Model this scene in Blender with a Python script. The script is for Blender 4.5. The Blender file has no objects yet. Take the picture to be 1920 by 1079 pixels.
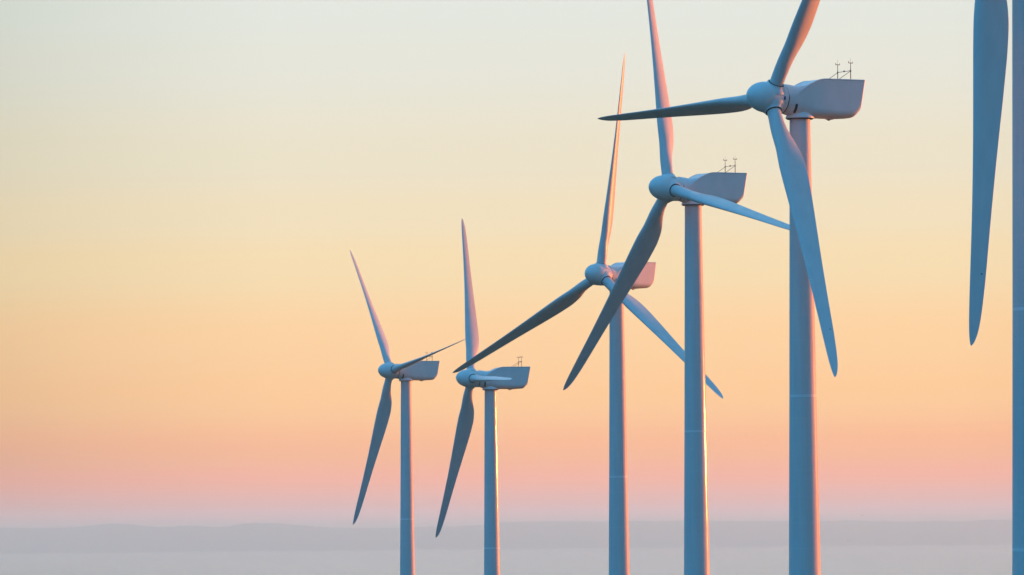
import bpy, math, random
from mathutils import Vector, Matrix, noise
R = math.radians
random.seed(4)
S = bpy.context.scene
COL = S.collection

# ------------------------------------------------------------------ camera
F_PX = 10667.0                       # focal length in pixels of a 1920 px wide picture (200 mm on 36 mm)
PITCH = math.atan(470.5 / F_PX)
ROLL = R(0.5)
cam = bpy.data.cameras.new('camera')
cam.lens = 200.0; cam.sensor_width = 36.0; cam.sensor_fit = 'HORIZONTAL'
cam.clip_start = 0.5; cam.clip_end = 400000.0
camo = bpy.data.objects.new('camera', cam); COL.objects.link(camo)
r0 = Vector((1, 0, 0)); f0 = Vector((0, math.cos(PITCH), math.sin(PITCH))); u0 = Vector((0, -math.sin(PITCH), math.cos(PITCH)))
rr = r0 * math.cos(ROLL) - u0 * math.sin(ROLL); uu = r0 * math.sin(ROLL) + u0 * math.cos(ROLL)
camo.matrix_world = Matrix(((rr.x, uu.x, -f0.x, 0), (rr.y, uu.y, -f0.y, 0), (rr.z, uu.z, -f0.z, 0), (0, 0, 0, 1)))
S.camera = camo

def px_dir(x, y):
    """direction of a pixel of the 1920 px photograph"""
    return (f0 * F_PX + rr * (x - 960) - uu * (y - 539.5)).normalized()

# ------------------------------------------------------------------ world: dusk sky by direction
SUN_AZ = R(29)      # degrees beyond the picture plane, to the right
SUN_EL = R(1.6)
w = bpy.data.worlds.new('World'); S.world = w; w.use_nodes = True
nt = w.node_tree; N = nt.nodes; L = nt.links; N.clear()
def lin(c): return tuple(((v / 255) / 12.92 if v / 255 <= .04045 else ((v / 255 + .055) / 1.055) ** 2.4) for v in c)
def ramp(stops, fac, tree=None, interp='EASE'):
    t = tree or nt
    n = t.nodes.new('ShaderNodeValToRGB'); cr = n.color_ramp; cr.interpolation = interp
    while len(cr.elements) > 1: cr.elements.remove(cr.elements[-1])
    for i, (p, c) in enumerate(stops):
        e = cr.elements[0] if i == 0 else cr.elements.new(p)
        e.position = p; e.color = (*c, 1)
    t.links.new(fac, n.inputs[0]); return n.outputs[0]
def maprange(v, a, b, c=0, d=1, tree=None, smooth=False):
    t = tree or nt
    n = t.nodes.new('ShaderNodeMapRange'); n.clamp = True
    if smooth: n.interpolation_type = 'SMOOTHSTEP'
    for i, q in enumerate((a, b, c, d)): n.inputs[i + 1].default_value = q
    t.links.new(v, n.inputs[0]); return n.outputs[0]
def mixc(f, a, b, mode='MIX', tree=None):
    t = tree or nt
    n = t.nodes.new('ShaderNodeMix'); n.data_type = 'RGBA'; n.blend_type = mode
    for s, q in ((0, f), (6, a), (7, b)):
        if hasattr(q, 'links'): t.links.new(q, n.inputs[s])
        else: n.inputs[s].default_value = q if s == 0 else (*q, 1)
    return n.outputs[2]
tc = N.new('ShaderNodeTexCoord'); sx = N.new('ShaderNodeSeparateXYZ'); L.new(tc.outputs['Generated'], sx.inputs[0])
z = sx.outputs[2]
def zy(y): return math.sin(math.atan((1010 - y) / F_PX))          # picture row -> sine of elevation
LOW, HIGH = -0.004, 0.104
SKY = [(1040, (1.5, 1.2, 1.5)), (990, (1.7, 0.95, 1.1)), (965, (1.55, 0.62, 0.64)), (940, (1.36, 0.47, 0.34)), (900, (1.36, 0.44, 0.22)), (850, (1.23, 0.50, 0.18)), (750, (1.17, 0.645, 0.25)), (640, (1.11, 0.69, 0.315)), (500, (1.01, 0.765, 0.425)), (400, (0.945, 0.785, 0.515)), (300, (0.8796, 0.7913, 0.5906)), (110, (0.8228, 0.8148, 0.7084)), (25, (0.7991, 0.8228, 0.7454)), (-80, (0.7758, 0.8228, 0.7605))]
low = ramp([((zy(y) - LOW) / (HIGH - LOW), c) for y, c in SKY], maprange(z, LOW, HIGH))
UP = [(0.10, (.78, .83, .77)), (0.15, (.92, 1.14, 1.38)), (0.3, (.66, 1.05, 1.45)), (0.6, (.30, .60, .90)), (1.0, (.13, .38, .62))]
up = ramp(UP, z)
up = mixc(maprange(sx.outputs[0], .2, .8, 0, .7), up, (.12, .10, .09))
front = mixc(maprange(z, .095, .105), low, up)
BACK = [(0.0, (64, 88, 116)), (0.06, (74, 104, 138)), (0.16, (84, 122, 160)), (0.35, (90, 140, 184)), (0.6, (88, 146, 194)), (1.0, (84, 142, 192))]
back = ramp([(p, lin(c)) for p, c in BACK], z)
# away from the afterglow the low sky turns to the blue of dusk
gd = N.new('ShaderNodeVectorMath'); gd.operation = 'DOT_PRODUCT'; L.new(tc.outputs['Generated'], gd.inputs[0]); gd.inputs[1].default_value = (.6, .8, 0)
f_az = maprange(gd.outputs['Value'], -0.2, 0.66, 0, 1, smooth=True)
# the blue half of the sky is brightest opposite the sun (left, behind the camera) and dim to the right
dim = maprange(sx.outputs[0], -0.1, 0.95, 1.0, 0.25)
back = mixc(dim, (0, 0, 0), back)
back = mixc(1.0, back, (1.1, 2.02, 2.14), 'MULTIPLY')
sky = mixc(f_az, back, front)
# vignetting put into the sky colour: darker away from the view centre, soonest at left
sh = N.new('ShaderNodeMath'); sh.operation = 'SUBTRACT'; L.new(sx.outputs[0], sh.inputs[0]); sh.inputs[1].default_value = .018
side = N.new('ShaderNodeMath'); side.operation = 'MULTIPLY'; L.new(sh.outputs[0], side.inputs[0]); L.new(sh.outputs[0], side.inputs[1])
fs = maprange(side.outputs[0], 0.0035, 0.0125, 0, 1)
fl = N.new('ShaderNodeMath'); fl.operation = 'MULTIPLY'; L.new(fs, fl.inputs[0]); L.new(maprange(z, 0.0, 0.10, 1.0, .9), fl.inputs[1])
sky = mixc(fl.outputs[0], sky, mixc(1.0, sky, ramp([(0, (.74, .70, .68)), (.5, (.83, .83, .79)), (1, (.78, .81, .78))], maprange(z, 0, .1)), 'MULTIPLY'))
bg = N.new('ShaderNodeBackground'); bg.inputs[1].default_value = 1.0; L.new(sky, bg.inputs[0])
wo = N.new('ShaderNodeOutputWorld'); L.new(bg.outputs[0], wo.inputs[0])

# ------------------------------------------------------------------ sun
sd = bpy.data.lights.new('sun', 'SUN'); sd.energy = 6.4; sd.angle = R(0.55); sd.color = (1.0, .22, .035)
so = bpy.data.objects.new('sun', sd); COL.objects.link(so)
sun_dir = Vector((math.cos(SUN_AZ) * math.cos(SUN_EL), math.sin(SUN_AZ) * math.cos(SUN_EL), math.sin(SUN_EL)))
so.rotation_euler = sun_dir.to_track_quat('Z', 'Y').to_euler(); so.location = (300, 0, 200)
S.view_settings.view_transform = 'Standard'; S.view_settings.look = 'None'; S.view_settings.exposure = 0; S.view_settings.gamma = 1
S.view_settings.use_curve_mapping = False
S.cycles.volume_bounces = 6

# ------------------------------------------------------------------ materials
def mat(name, col, rough=.5, coat=0, coat_r=.2, vary=None, spec=.5, metallic=0):
    m = bpy.data.materials.new(name); m.use_nodes = True
    t = m.node_tree; b = t.nodes['Principled BSDF']
    b.inputs['Base Color'].default_value = (*col, 1); b.inputs['Roughness'].default_value = rough
    b.inputs['Coat Weight'].default_value = coat; b.inputs['Coat Roughness'].default_value = coat_r
    b.inputs['Specular IOR Level'].default_value = spec; b.inputs['Metallic'].default_value = metallic
    if vary:
        tcn = t.nodes.new('ShaderNodeTexCoord'); mp = t.nodes.new('ShaderNodeMapping'); mp.inputs['Scale'].default_value = vary[0]
        t.links.new(tcn.outputs['Object'], mp.inputs[0])
        nz = t.nodes.new('ShaderNodeTexNoise'); nz.inputs['Scale'].default_value = 1; nz.inputs['Detail'].default_value = 6; nz.inputs['Roughness'].default_value = .6
        t.links.new(mp.outputs[0], nz.inputs[0])
        f = maprange(nz.outputs[0], .35, .7, 0, 1, tree=t)
        c2 = tuple(v * vary[1] for v in col)
        cc = mixc(f, col, c2, tree=t); t.links.new(cc, b.inputs['Base Color'])
        t.links.new(maprange(nz.outputs[0], .3, .7, rough - .04, rough + .08, tree=t), b.inputs['Roughness'])
    return m
M_TOWER = mat('painted_steel_tower', (.74, .75, .76), .6, .03, .2, ((1.6, 1.6, .10), .90))
M_GLOSS = mat('fresh_tower_paint', (.74, .75, .76), .58, .28, .07, ((1.6, 1.6, .10), .90))
M_BLADE = mat('blade_gelcoat', (.72, .73, .74), .42, .12, .25, ((.9, .9, .25), .90))
M_SHELL = mat('fibreglass_shell', (.85, .87, .88), .45, .12, .25, ((.7, .7, .35), .92))
M_WHITE = mat('white_cover', (.82, .82, .82), .5)
M_DARK = mat('dark_rubber_seal', (.012, .016, .024), .6)
M_RECESS = mat('dark_recess', (.02, .03, .045), .7)
M_STEEL = mat('galvanised_steel', (.16, .15, .15), .5, metallic=.4)
M_RED = mat('red_beacon_glass', (.12, .01, .01), .3)
M_BLUE = mat('blue_paint', (.01, .06, .26), .5)
M_WELD = mat('flange_paint', (.88, .90, .92), .5)
M_GULL = mat('gull_feathers', (.08, .07, .07), .8)

for m in (M_TOWER, M_GLOSS):                # faint lighter line at every circumferential weld
    t = m.node_tree; b = t.nodes['Principled BSDF']
    src = b.inputs['Base Color'].links[0].from_socket
    tcn = t.nodes.new('ShaderNodeTexCoord'); sp_ = t.nodes.new('ShaderNodeSeparateXYZ'); t.links.new(tcn.outputs['Object'], sp_.inputs[0])
    fr_ = t.nodes.new('ShaderNodeMath'); fr_.operation = 'MODULO'; fr_.inputs[1].default_value = 2.6; t.links.new(sp_.outputs[2], fr_.inputs[0])
    lt = t.nodes.new('ShaderNodeMath'); lt.operation = 'LESS_THAN'; lt.inputs[1].default_value = .08; t.links.new(fr_.outputs[0], lt.inputs[0])
    t.links.new(mixc(lt.outputs[0], src, mixc(1.0, src, (1.05, 1.05, 1.05), 'MULTIPLY', tree=t), tree=t), b.inputs['Base Color'])

# ------------------------------------------------------------------ mesh helpers
def new_obj(name, verts, faces, m, parent=None, sharp=35, smooth=True):
    me = bpy.data.meshes.new(name); me.from_pydata([tuple(v) for v in verts], [], faces); me.update()
    me.materials.append(m)
    if smooth:
        me.shade_smooth()
        if sharp: me.set_sharp_from_angle(angle=R(sharp))
    o = bpy.data.objects.new(name, me); COL.objects.link(o)
    if parent: o.parent = parent
    return o
class MB:
    def __init__(s): s.v = []; s.f = []
    def grid(s, rows, closed=True, cap0=False, cap1=False):
        base = len(s.v); n = len(rows[0])
        for r_ in rows: s.v += [Vector(p) for p in r_]
        for i in range(len(rows) - 1):
            for j in range(n if closed else n - 1):
                a = base + i * n + j; b = base + i * n + (j + 1) % n
                s.f.append((a, b, b + n, a + n))
        if cap0: s.f.append(tuple(base + j for j in reversed(range(n))))
        if cap1: s.f.append(tuple(base + (len(rows) - 1) * n + j for j in range(n)))
        return s
    def tube(s, a, b, ra, rb=None, n=10, caps=True):
        a = Vector(a); b = Vector(b); rb = ra if rb is None else rb
        d = (b - a).normalized(); q = d.to_track_quat('Z', 'Y'); x = q @ Vector((1, 0, 0)); y = q @ Vector((0, 1, 0))
        ring = lambda c, r_: [c + (x * math.cos(t) + y * math.sin(t)) * r_ for t in [2 * math.pi * k / n for k in range(n)]]
        return s.grid([ring(a, ra), ring(b, rb)], True, caps, caps)
    def lathe(s, prof, axis='Z', n=64, cap0=False, cap1=False):
        rows = []
        for h, r_ in prof:
            row = []
            for k in range(n):
                t = 2 * math.pi * k / n
                row.append((math.cos(t) * r_, math.sin(t) * r_, h))
            rows.append(row)
        return s.grid(rows, True, cap0, cap1)
    def ball(s, c, r_, n=12):
        c = Vector(c); rows = []
        for i in range(n + 1):
            a = math.pi * i / n
            rows.append([c + Vector((math.cos(2 * math.pi * k / n) * math.sin(a), math.sin(2 * math.pi * k / n) * math.sin(a), -math.cos(a))) * max(r_, 1e-4) for k in range(n)])
        return s.grid(rows)
    def build(s, name, m, parent=None, sharp=35, smooth=True): return new_obj(name, s.v, s.f, m, parent, sharp, smooth)
def add_faces(o, mb, mi):
    me = o.data; v0 = [v.co.copy() for v in me.vertices]; f0 = [tuple(p.vertices) for p in me.polygons]
    n = len(v0); ms = list(me.materials)
    m2 = bpy.data.meshes.new(me.name); m2.from_pydata([tuple(v) for v in v0] + [tuple(v) for v in mb.v], [], f0 + [tuple(i + n for i in f) for f in mb.f]); m2.update()
    for m in ms: m2.materials.append(m)
    m2.polygons.foreach_set('material_index', [0] * len(f0) + [mi] * len(mb.f)); m2.shade_smooth(); m2.set_sharp_from_angle(angle=R(40)); o.data = m2
def interp(tab, x):
    if x <= tab[0][0]: return tab[0][1]
    for (x0, y0), (x1, y1) in zip(tab, tab[1:]):
        if x <= x1: return y0 + (y1 - y0) * (x - x0) / (x1 - x0)
    return tab[-1][1]
def smooth_tab(tab, x):                      # Catmull-Rom (monotone enough) through the table
    if x <= tab[0][0]: return tab[0][1]
    if x >= tab[-1][0]: return tab[-1][1]
    for i in range(len(tab) - 1):
        x0, y0 = tab[i]; x1, y1 = tab[i + 1]
        if x <= x1:
            def slope(k):
                if k <= 0: return (tab[1][1] - tab[0][1]) / (tab[1][0] - tab[0][0])
                if k >= len(tab) - 1: return (tab[-1][1] - tab[-2][1]) / (tab[-1][0] - tab[-2][0])
                a = (tab[k][1] - tab[k - 1][1]) / (tab[k][0] - tab[k - 1][0]); b = (tab[k + 1][1] - tab[k][1]) / (tab[k + 1][0] - tab[k][0])
                return 0 if a * b <= 0 else 2 * a * b / (a + b)
            h = x1 - x0; t = (x - x0) / h; m0 = slope(i) * h; m1 = slope(i + 1) * h
            return (2*t**3-3*t**2+1)*y0 + (t**3-2*t**2+t)*m0 + (-2*t**3+3*t**2)*y1 + (t**3-t**2)*m1

# ------------------------------------------------------------------ the wind turbine (nose along +X, tower axis = Z)
H_TOWER = 64.0; ROTOR_R = 33.0; OVERHANG = 3.45; HUB_Z = 1.9
def tower_rad(d):                            # d = metres below the top
    return interp([(0, 1.035), (28, 1.36), (29, 1.375), (46, 1.60), (64, 1.88)], d)

def make_tower(root, glint, paint):
    mb = MB(); prof = []
    ds = [i * .5 for i in range(int(H_TOWER * 2) + 1)]
    for d in reversed(ds):
        r_ = tower_rad(d) + .0012 * math.sin(d * 2.1 + glint)
        prof.append((H_TOWER - d, r_))
    mb.lathe(prof, n=96, cap1=True)
    tw = mb.build('tower', paint, root, sharp=60)
    for d in (27.9, 46.0):                   # bolted flange between two tower sections
        r_ = tower_rad(d)
        MB().lathe([(H_TOWER - d - .14, r_ - .02), (H_TOWER - d - .13, r_ + .003), (H_TOWER - d + .13, r_ + .003), (H_TOWER - d + .14, r_ - .02)], n=96).build('flange_ring', M_WELD, tw, 60)
    return tw

# nacelle cross sections; s = metres behind the tower axis
T_W  = [(-2.1, 1.40), (-1, 1.44), (0, 1.53), (1.2, 1.59), (2.0, 1.60), (7.2, 1.57)]
T_ZB = [(-2.15, .42), (-1.6, .26), (-1.2, .16), (-.6, .08), (0, .04), (1, .02), (4.4, .03), (5.6, .08), (7, .14)]
T_ZM = [(-2.1, 1.93), (-1.5, 1.9), (0, 1.6), (1.5, 1.25), (4.4, 1.15), (5.8, 1.1), (6.4, 1.3), (6.95, 1.9)]
T_ZS = [(-2.1, 1.94), (-1.6, 1.95), (-1.25, 2.06), (-.66, 2.62), (.28, 3.26), (1.04, 3.62), (1.6, 3.80), (2.2, 3.86), (7.2, 3.88)]
T_ZT = [(-2.1, 3.36), (-1.4, 3.30), (-.8, 3.18), (-.2, 3.20), (.4, 3.36), (1.1, 3.64), (1.7, 3.84), (2.4, 3.93), (7.2, 3.96)]
T_NL = [(-2.1, 2.0), (-.8, 2.2), (.8, 3.0), (3, 3.6), (7.2, 3.6)]
T_NU = [(-2.1, 2.0), (-1.2, 2.1), (.2, 2.6), (1.4, 4.5), (2.4, 9), (7.2, 9)]
NSEC = 25
def section(s, inset=0.0):
    w_ = smooth_tab(T_W, s) - inset; zb = smooth_tab(T_ZB, s) + inset + (1.05 * (1 - math.sqrt(max(0, 1 - ((s - 6.1) / .86) ** 2))) if s > 6.1 else 0); zm = smooth_tab(T_ZM, s); zs = smooth_tab(T_ZS, s) - inset; zt = smooth_tab(T_ZT, s) - inset
    nl = interp(T_NL, s); nu = interp(T_NU, s)
    half = []
    for i in range(NSEC):                    # bottom centre -> side
        t = math.pi / 2 * i / (NSEC - 1)
        half.append((w_ * math.sin(t) ** (2 / nl), zm - (zm - zb) * math.cos(t) ** (2 / nl)))
    for i in range(1, 13): half.append((w_, zm + (zs - zm) * i / 12))
    for i in range(1, NSEC):
        t = math.pi / 2 * i / (NSEC - 1)
        half.append((w_ * max(math.cos(t), 0) ** (2 / nu), zs + (zt - zs) * math.sin(t) ** (2 / nu)))
    return half
def slant(s, z_):
    k = max(0, (s - 4.0) / 2.9)
    return s - k * (3.9 - z_) * .2
def nac_ring(s, inset=0.0, s_shift=0.0):
    h = section(s, inset)
    pts = [(-(slant(s, z_) + s_shift), y_, z_) for y_, z_ in h] + [(-(slant(s, z_) + s_shift), -y_, z_) for y_, z_ in reversed(h[1:-1])]
    return pts
S_END = 6.95
def make_nacelle(root):
    """object origin at tower top"""
    mb = MB(); rows = []
    k = 0; s = -2.12
    while s < S_END - .17:
        rows.append(nac_ring(s)); s += .1 if s < 5.5 else (.05 if s < 6.6 else .025)
    for a in (0, 20, 40, 60, 75, 90):
        rows.append(nac_ring(S_END - .16, .16 * (1 - math.cos(R(a))), .16 * math.sin(R(a))))
    rows.append(nac_ring(S_END - .16, .3, .161)); rows.append(nac_ring(S_END - .16, .9, .161))
    mb.grid(rows, True, True, True)
    nac = mb.build('nacelle', M_SHELL, root, 28)
    nac.location = (0, 0, H_TOWER)
    def patch(name, m, s0, s1, j0, j1, off, side=1, jb=None, ns=8):
        """raised panel following the shell between stations s0..s1 and section points j0..j1"""
        rows = []; inner = []
        for i in range(ns + 1):
            s = s0 + (s1 - s0) * i / ns; h = section(s); ho = []
            for j in range(j0, j1 + 1):
                a = h[max(j - 1, 0)]; b = h[min(j + 1, len(h) - 1)]; y_, z_ = h[j]
                ny, nz_ = (b[1] - a[1]), -(b[0] - a[0]); l = math.hypot(ny, nz_) or 1
                ho.append((slant(s, z_), y_ + ny / l * off, z_ + nz_ / l * off, y_ - ny / l * .02, z_ - nz_ / l * .02))
            edge = i in (0, ns)
            rows.append([(-q[0], q[1] * side, q[2]) for q in ho]); inner.append([(-q[0], q[3] * side, q[4]) for q in ho])
        m_ = MB(); m_.grid(rows, False)
        m_.grid([inner[0], rows[0]], False); m_.grid([rows[-1], inner[-1]], False)
        m_.grid([[r_[0] for r_ in inner], [r_[0] for r_ in rows]], False); m_.grid([[r_[-1] for r_ in rows], [r_[-1] for r_ in inner]], False)
        return m_.build(name, m, nac, 30)
    for sd_ in (1, -1):
        patch('air_vent', M_RECESS, -1.35, -1.10, 9, 19, .035, sd_, ns=3)
        patch('vent_cover', M_WHITE, -1.09, -.62, 10, 18, .075, sd_, ns=4)
    # roof hatch and lip along the roof edge
    patch('roof_hatch', M_SHELL, -.7, .5, len(section(0)) - 16, len(section(0)) - 2, .03, 1)
    patch('roof_hatch', M_SHELL, -.7, .5, len(section(0)) - 16, len(section(0)) - 2, .03, -1)
    rows = []
    for sd_ in (1, -1):                      # rolled lip where side wall meets roof
        m_ = MB(); rows = []; s = -1.2
        while s < S_END - .2:
            h = section(s); y_, z_ = h[NSEC + 11]; x_ = -slant(s, z_)
            rows.append([(x_, (y_ + .035 * math.cos(t)) * sd_, z_ + .07 * math.sin(t)) for t in [2 * math.pi * q / 10 for q in range(10)]]); s += .1
        m_.grid(rows, True, True, True); m_.build('roof_lip', M_SHELL, nac, 60)
    MB().lathe([(-.06, 1.42), (-.06, 1.43), (.02, 1.45), (.12, 1.42), (.3, 1.33), (.5, 1.24), (.72, 1.18)], n=72, cap0=True).build('yaw_fairing', M_SHELL, nac, 50)
    MB().lathe([(-.16, 1.30), (-.065, 1.38)], n=72, cap0=True, cap1=True).build('yaw_bearing', M_DARK, nac, 50)
    # small lamp housing under the belly
    m_ = MB(); m_.grid([[(-3.0, -.3, .1), (-3.0, .3, .1), (-4.2, .3, .14), (-4.2, -.3, .14)], [(-3.3, -.25, -.08), (-3.3, .25, -.08), (-3.8, .25, -.08), (-3.8, -.25, -.08)]], True, True, True)
    m_.build('drain_box', M_SHELL, nac, 20)
    MB().tube((-3.45, 0, -.02), (-3.45, 0, -.17), .17, .13, 16).build('belly_lamp', M_DARK, nac, 40)
    MB().tube((-1.1, -.55, .12), (-1.1, -.55, -.12), .2, .2, 4).build('drip_tray', M_DARK, nac, 20)
    # weather masts
    s = 5.38; Y = 1.18
    wm = MB().tube((-s, Y, 4.84), (-s, -Y, 4.84), .028).build('weather_mast', M_STEEL, root, 60); wm.location = (0, 0, H_TOWER)
    for y_ in (Y, -Y):
        m_ = MB(); m_.grid([[(-s + math.cos(t) * r_, y_ + math.sin(t) * r_, z_) for t in [2 * math.pi * q / 12 for q in range(12)]] for z_, r_ in ((3.8, .045), (4.72, .045), (4.80, .085), (4.90, .07), (4.95, .034), (5.62, .032))], True, True, True)
        m_.build('mast_post', M_STEEL, wm, 60)
        MB().tube((-s, y_, 4.82), (-3.85, y_, 3.86), .026).build('stay', M_STEEL, wm, 60)
    MB().ball((-s, 0, 4.87), .095).build('beacon_lamp', M_RED, wm, 0)
    for y_ in (Y, -Y):
        a = MB(); c = Vector((-s, y_, 5.62)); dx = Vector((.27, .06, 0))
        a.tube(c - dx * 1.1, c + dx * 1.1, .036); a.tube(c - dx, c - dx + Vector((0, 0, .15)), .026); a.tube(c + dx, c + dx + Vector((0, 0, .17)), .032)
        a.tube(c, c + Vector((0, 0, .5)), .010)
        a.build('wind_sensor', M_STEEL, wm, 60)
    return nac

SPIN0 = [(-1.45, 1.42), (-1.0, 1.475), (-.6, 1.51), (0, 1.55), (.5, 1.565), (1.0, 1.53), (1.4, 1.455), (1.8, 1.33), (2.15, 1.16), (2.45, .94), (2.68, .71), (2.84, .48), (2.94, .26), (3.0, .0)]
SPIN = [(x * (.92 if x > 0 else .88), r_) for x, r_ in SPIN0]
CHORD = [(.045, 1.42), (.07, 1.42), (.10, 1.58), (.14, 1.93), (.18, 2.32), (.22, 2.62), (.255, 2.75), (.30, 2.70), (.40, 2.40), (.50, 2.04), (.60, 1.72), (.72, 1.42), (.853, 1.16), (.91, 1.0), (.945, .85), (.97, .66), (.985, .46), (.995, .25), (1.0, .06)]
THICK = [(.045, 1.0), (.07, 1.0), (.10, .86), (.14, .60), (.18, .44), (.25, .32), (.4, .24), (.7, .18), (1.0, .14)]
TWIST = [(.045, 12), (.15, 11), (.25, 9), (.4, 6), (.6, 3), (.8, 1), (1, 0)]
def make_blade(rotor, q, pitch):
    """rotor frame: +X out of the nose, rotor plane YZ; q = rotor angle from up towards +Y"""
    er = Vector((0, math.sin(q), math.cos(q))); t = Vector((0, math.cos(q), -math.sin(q))); ax = Vector((1, 0, 0))
    rows = []; n = 40
    fr = [.045, .055, .065, .08]; f = .09
    while f < .93: fr.append(f); f += .0125
    fr += [.935, .945, .955, .963, .97, .977, .983, .988, .992, .995, .9975, .999, 1.0]
    sections = []
    for f in fr:
        c = smooth_tab(CHORD, f); th = smooth_tab(THICK, f); b = R(pitch + smooth_tab(TWIST, f))
        circ = min(1, max(0, (.20 - f) / .12)); circ = circ * circ * (3 - 2 * circ)
        le = t * math.cos(b) + ax * math.sin(b); su = -ax * math.cos(b) + t * math.sin(b)
        row = []
        pa = .5 * circ + .30 * (1 - circ)
        bend = ax * (0.9 * max(0, f - .3) ** 2)
        for k in range(n):
            a = 2 * math.pi * k / n
            cx = (1 - math.cos(a)) / 2; yc = .03 * 4 * cx * (1 - cx) * (1 - circ)
            yt = 5 * (.2969 * math.sqrt(cx) - .126 * cx - .3516 * cx**2 + .2843 * cx**3 - .1015 * cx**4) * th
            yt = max(yt, .006)
            ya = yc + (yt if a <= math.pi else -yt); yci = math.sin(a) / 2 * min(1, th * 1.0 + .0)
            y_ = ya * (1 - circ) + yci * circ
            row.append(er * (ROTOR_R * f) + le * ((pa - cx) * c) + su * (y_ * c) + bend)
        rows.append(row)
    o = MB().grid(rows, True, True, True).build('blade', M_BLADE, rotor, 50)
    # seal at the root and the lightning receptor near the tip
    def ringpts(rad, off): return [er * off + (t * math.cos(a) + ax * math.sin(a)) * rad for a in [2 * math.pi * k / 48 for k in range(48)]]
    MB().grid([ringpts(.70, 1.615), ringpts(.82, 1.615), ringpts(.82, 1.645), ringpts(.76, 1.67), ringpts(.70, 1.68)]).build('root_seal', M_DARK, o, 30)
    f = .835; c = smooth_tab(CHORD, f); b = R(pitch + smooth_tab(TWIST, f)); le = t * math.cos(b) + ax * math.sin(b); su = -ax * math.cos(b) + t * math.sin(b)
    ctr = er * (ROTOR_R * f) + le * ((.30 - .72) * c) + ax * (.9 * (f - .3) ** 2)
    yt = 5 * (.2969 * math.sqrt(.72) - .126 * .72 - .3516 * .72**2 + .2843 * .72**3 - .1015 * .72**4) * .16 * c
    MB().tube(ctr - su * (yt * .8 + .0), ctr + su * (yt + .05), .055, .055, 14).build('lightning_receptor', M_DARK, o, 40)
    return o
def make_rotor(root, phase, pitch, tilt, blue):
    """spinner is the hub part, blades are parts of the turbine too"""
    Mt = Matrix.Translation((OVERHANG, 0, H_TOWER + HUB_Z)) @ Matrix.Rotation(-tilt, 4, 'Y')
    n = 96; rows = []
    xs = [-1.276 + i * .055 for i in range(72)] + [2.70, 2.73, 2.75, 2.757, 2.76]
    xs = sorted(x for x in xs if x <= 2.76)
    for x in xs:
        r_ = smooth_tab(SPIN, x) if x < 2.65 else smooth_tab(SPIN, 2.65) * math.sqrt(max(0, (2.76 - x) / .11))
        rows.append([(x, math.sin(a) * r_, math.cos(a) * r_) for a in [2 * math.pi * k / n for k in range(n)]])
    mb = MB().grid(rows, True, True, True)
    for k in range(3):                       # blade collars flaring into the spinner
        q = phase + k * 2 * math.pi / 3
        er = Vector((0, math.sin(q), math.cos(q))); t = Vector((0, math.cos(q), -math.sin(q))); ax = Vector((1, 0, 0))
        rows = []
        for off, rad in ((1.0, 1.28), (1.2, 1.16), (1.32, 1.06), (1.42, .98), (1.50, .93), (1.56, .905), (1.62, .90), (1.62, .72)):
            rows.append([er * off + (t * math.cos(a) + ax * math.sin(a)) * rad for a in [2 * math.pi * j / 64 for j in range(64)]])
        mb.grid(rows)
    sp = mb.build('spinner', M_SHELL, root, 40); sp.matrix_local = Mt
    # dark gap between spinner and nacelle
    rg = MB().grid([[(x, math.sin(a) * r_, math.cos(a) * r_) for a in [2 * math.pi * k / 72 for k in range(72)]] for x, r_ in ((-1.27, 1.33), (-1.27, 1.43), (-1.33, 1.435), (-1.37, 1.42), (-1.46, 1.25))])
    rg.build('shaft_seal', M_DARK, sp, 50)
    # maintenance panels between the blades: thin dashed outlines and (one turbine) a blue square
    sp.data.materials.append(M_RECESS)
    def strip(mb, x0, x1, a0, a1, off=.004, nn=6):
        rows = []
        for i in range(nn + 1):
            x = x0 + (x1 - x0) * i / nn
            rows.append([(x, math.sin(a0 + (a1 - a0) * j / nn) * (smooth_tab(SPIN, x) + off), math.cos(a0 + (a1 - a0) * j / nn) * (smooth_tab(SPIN, x) + off)) for j in range(nn + 1)])
        mb.grid(rows, False)
    joint = MB(); jb = 0
    for k in range(3):
        q = phase + (k + .5) * 2 * math.pi / 3
        m_ = MB()
        for sgn in (1, -1):
            for i in range(5): strip(m_, -.30 - i * .18, -.41 - i * .18, q + sgn * .33, q + sgn * .343)
        for i in range(4): strip(m_, -.29, -.30, q - .30 + i * .17, q - .21 + i * .17)
        joint.v += m_.v; joint.f += [tuple(i + jb for i in f) for f in m_.f]; jb += len(m_.v)
        if blue:
            m_ = MB(); strip(m_, -.62, -.86, q - .11, q + .13); m_.build('blue_square', M_BLUE, sp, 0)
    add_faces(sp, joint, 1)
    for k in range(3):
        b = make_blade(root, phase + k * 2 * math.pi / 3, pitch); b.matrix_local = Mt
    return sp

# ------------------------------------------------------------------ placement: distance, x, tower-top height, axis angle to view, rotor angle, tilt
TURB = [
 ('T1', 1144.5, -21.50, 31.95, 61.6, -39.3, 4.42, 64, False, 'leftmost white wind turbine, its thin right blade rising in front of the nacelle masts'),
 ('T2', 999.64, -3.94, 26.22, 76.94, -27.94, 4.83, 64, False, 'white wind turbine with one blade straight up and another foreshortened across its own nacelle'),
 ('T3', 840.71, 15.46, 36.86, 45.92, 5.29, 5.24, 64, False, 'wind turbine whose pink-lit nacelle is half hidden behind the dark blade of another turbine'),
 ('T4', 698.36, 22.36, 40.84, 60.94, -17.41, 4.82, 64, False, 'white wind turbine whose dark lower-left blade crosses the pink-lit nacelle of another turbine'),
 ('T5', 569.52, 29.03, 41.90, 59.94, 30.2, 6.08, 64, True, 'large white wind turbine with a blue square on its hub, a blade crossing its tower'),
 ('T6', 428.59, 39.08, 44.83, 62.11, 55.4, 5.48, 64, False, 'wind turbine cut off by the right edge, only tower and one hanging blade showing'),
]
BASES = []
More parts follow.
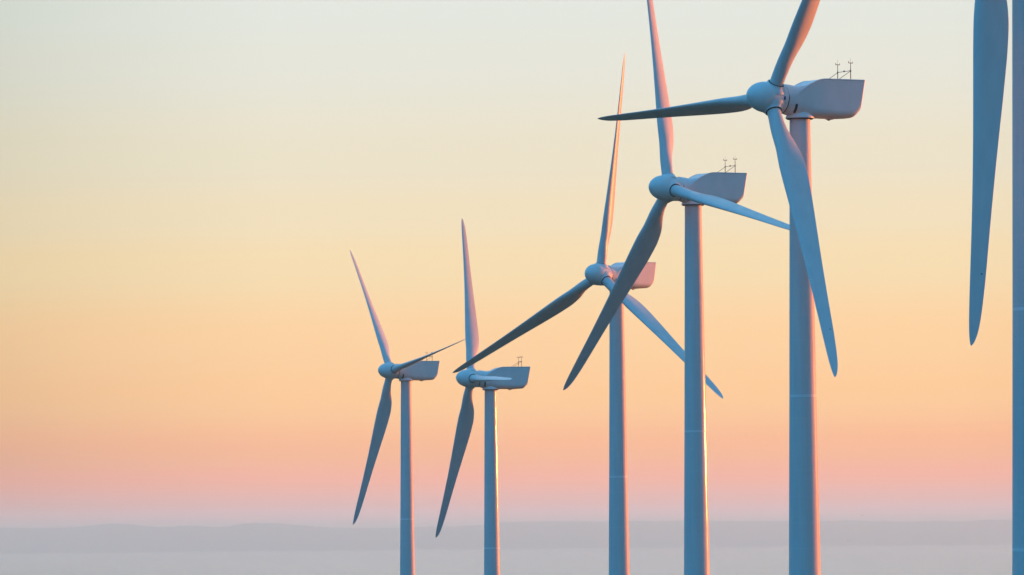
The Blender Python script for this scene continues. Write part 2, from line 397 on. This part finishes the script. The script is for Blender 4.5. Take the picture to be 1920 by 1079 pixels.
for name, D, X, Z, al, ph, ti, pitch, blue, label in TURB:
    a = R(al); n_ = Vector((-math.sin(a), -math.cos(a), 0))
    root = bpy.data.objects.new('wind_turbine', None); COL.objects.link(root); root.empty_display_size = 3
    root.location = (X, D, Z - H_TOWER)
    root.rotation_euler = (0, 0, math.atan2(n_.y, n_.x))
    root['label'] = label; root['category'] = 'wind turbine'; root['group'] = 'wind turbines in a row along the ridge'
    BASES.append((X, D, Z - H_TOWER))
    make_tower(root, D, M_GLOSS if name in ('T4', 'T2') else M_TOWER)
    make_nacelle(root)
    make_rotor(root, R(ph), pitch, R(ti), blue)

# ------------------------------------------------------------------ ground, water, hills
def smoothstep(a, b, x):
    t = min(1, max(0, (x - a) / (b - a))); return t * t * (3 - 2 * t)
def ground_z(x, y):
    r_ = math.hypot(x, y)
    g = -1.8 - 24 * smoothstep(2, 260, r_)                      # the knoll the camera stands on
    g = g + (-24 - g) * 0
    far = -104
    ridge = math.exp(-(((x - 10) / 420) ** 2)) * (1 - smoothstep(1500, 4200, y)) * (1 - smoothstep(300, 2000, -y))
    z_ = far + (g - far) * ridge if r_ > 260 else g
    if r_ > 260: z_ += noise.noise((x * .006, y * .006, 0)) * 2.5 * smoothstep(260, 420, r_) * (.3 + ridge)
    wsum = 0; zs_ = 0
    for bx, by, bz in BASES:
        d2 = ((x - bx) ** 2 + (y - by) ** 2) / 45 ** 2
        k = math.exp(-d2); wsum += k; zs_ += k * (bz + .05)
    if wsum > 1e-4:
        k = min(1, wsum * 1.25); z_ = z_ * (1 - k) + zs_ / wsum * k
    return z_
mb = MB(); rows = []
rads = [.01] + [2 * 1.045 ** i for i in range(245)]
rads = [r_ for r_ in rads if r_ < 90000] + [90000]
NA = 180
for r_ in rads:
    rows.append([(math.cos(2 * math.pi * k / NA) * r_, math.sin(2 * math.pi * k / NA) * r_, ground_z(math.cos(2 * math.pi * k / NA) * r_, math.sin(2 * math.pi * k / NA) * r_)) for k in range(NA)])
mb.grid(rows)
M_G = bpy.data.materials.new('dry_grass'); M_G.use_nodes = True
t = M_G.node_tree; b = t.nodes['Principled BSDF']; b.inputs['Roughness'].default_value = .95
tcn = t.nodes.new('ShaderNodeTexCoord'); nz = t.nodes.new('ShaderNodeTexNoise'); nz.inputs['Scale'].default_value = .15; nz.inputs['Detail'].default_value = 10
t.links.new(tcn.outputs['Object'], nz.inputs[0])
t.links.new(ramp([(.35, (.035, .045, .02)), (.5, (.075, .07, .035)), (.65, (.13, .11, .06))], nz.outputs[0], t, 'LINEAR'), b.inputs['Base Color'])
g = mb.build('ground', M_G, None, 0); g['kind'] = 'structure'

M_W = bpy.data.materials.new('calm_water'); M_W.use_nodes = True
b = M_W.node_tree.nodes['Principled BSDF']; b.inputs['Base Color'].default_value = (.11, .10, .11, 1); b.inputs['Roughness'].default_value = .19; b.inputs['IOR'].default_value = 1.33
mb = MB(); mb.grid([[(math.cos(2 * math.pi * k / 96) * r_, math.sin(2 * math.pi * k / 96) * r_, -100) for k in range(96)] for r_ in (3500, 8000, 20000, 45000, 89000)])
wt = mb.build('water', M_W, None, 0); wt['kind'] = 'structure'

# distant hills: skyline (px above the true horizon, by picture column) at 60 km, continued on both sides
SKYL = [(-2600, 20), (-1800, 34), (-1100, 22), (-500, 30), (0, 27.5), (60, 27), (120, 27.5), (170, 31), (205, 34.5), (245, 33), (275, 28.5), (315, 27), (355, 29.5), (400, 25.5), (430, 28), (465, 33), (510, 32.5), (560, 28.5), (630, 22.5), (700, 22),
        (780, 22.5), (850, 23), (900, 26), (950, 30.5), (1010, 31.5), (1080, 31), (1150, 30), (1250, 30), (1330, 29.5), (1400, 28.5), (1500, 27.5), (1590, 28), (1640, 26.5), (1700, 25), (1750, 25.5), (1800, 24), (1850, 26.5), (1880, 26.5), (1900, 30), (1940, 36), (2000, 40), (2300, 30), (2900, 38), (3600, 24), (4500, 30)]
M_H = mat('far_hills', (.09, .11, .12), .95)
def hills(DIST, tab, depth, seed, name='hills', k=1.0):
    rows = []
    xs = [-2600 + i * 10 for i in range(int(7100 / 10) + 1)]
    cross = [(-1.0, 0), (-.8, .22), (-.6, .45), (-.4, .66), (-.2, .86), (0, 1), (.3, .8), (.6, .4), (1, 0)]
    for u, hf in cross:
        row = []
        for px in xs:
            ang = math.atan((px - 960) / F_PX); h = (smooth_tab(tab, px) + noise.noise((px * .02, seed, 0)) * 1.2 + noise.noise((px * .06, seed, 3)) * .5) * k / F_PX * DIST + 100
            r_ = DIST + u * depth * (1 + .2 * noise.noise((px * .01, u * 3, seed)))
            row.append((math.sin(ang) * r_, math.cos(ang) * r_, -104 + (h + 4) * hf * (1 + (.12 * noise.noise((px * .03, u * 4, seed)) if hf not in (0, 1) else 0))))
        rows.append(row)
    o = MB().grid(rows, False).build(name, M_H, None, 0); o['kind'] = 'structure'; return o
hills(60000, SKYL, 5000, 1.3)

# ------------------------------------------------------------------ gulls, far off
def bird(px, py, dist, span, yaw, bank, label):
    p = px_dir(px, py) * dist
    mb = MB(); l = span * .42
    prof = [(-.5, .005), (-.42, .05), (-.25, .085), (0, .11), (.2, .095), (.32, .06), (.4, .065), (.46, .045), (.55, .004)]
    mb.grid([[(x * l, math.cos(a) * r_ * l, math.sin(a) * r_ * l) for a in [2 * math.pi * k / 10 for k in range(10)]] for x, r_ in prof], True, True, True)
    body = mb
    for sgn in (1, -1):
        rows = []
        for u, sw, z_, c in ((.0, 0, .03, .30), (.25, .06, .13, .29), (.5, .05, .17, .22), (.75, -.10, .13, .14), (1, -.34, .06, .02)):
            y_ = sgn * u * span / 2; xx = sw * l; cc = c * l; zz = z_ * span * .7
            rows.append([(xx + cc / 2, y_, zz), (xx, y_, zz + .06 * cc), (xx - cc / 2, y_, zz), (xx, y_, zz - .03 * cc)])
        mb.grid(rows, True, True, True)
    o = mb.build('gull', M_GULL, None, 40)
    o.location = p; o.rotation_euler = (R(bank), 0, R(yaw))
    o['label'] = label; o['category'] = 'bird'; o['group'] = 'gulls flying far off above the haze'
bird(1656, 916, 1000, .95, 80, 4, 'tiny gull highest in the pink sky right of the large turbine tower')
bird(1667, 952, 1150, .7, 70, 14, 'tiny gull in the pink sky just above the hills, midway between two others')
bird(1616, 967, 1000, .85, 75, 20, 'tiny gull gliding low just above the line of hills')
bird(1590, 1014, 1000, .9, 85, 3, 'tiny gull against the grey haze right of the large turbine tower')
bird(1393, 1062, 1000, .9, 80, 8, 'tiny gull low over the water, left of its neighbour between two towers')
bird(1447, 1064, 1100, .85, 70, 22, 'tiny gull low over the water beside the largest turbine tower')

# ------------------------------------------------------------------ haze
M_Z = bpy.data.materials.new('haze'); M_Z.use_nodes = True
t = M_Z.node_tree; t.nodes.clear(); o_ = t.nodes.new('ShaderNodeOutputMaterial'); v_ = t.nodes.new('ShaderNodeVolumePrincipled')
v_.inputs['Color'].default_value = (.95, .985, 1.0, 1); v_.inputs['Density'].default_value = 4.8e-5; v_.inputs['Anisotropy'].default_value = .88
t.links.new(v_.outputs[0], o_.inputs['Volume'])
B = 92000; zb, zt_ = -106, 200
hz = new_obj('haze', [(-B, -B, zb), (B, -B, zb), (B, B, zb), (-B, B, zb), (-B, -B, zt_), (B, -B, zt_), (B, B, zt_), (-B, B, zt_)],
             [(3, 2, 1, 0), (4, 5, 6, 7), (0, 1, 5, 4), (1, 2, 6, 5), (2, 3, 7, 6), (3, 0, 4, 7)], M_Z, None, 0, False)
hz['kind'] = 'stuff'
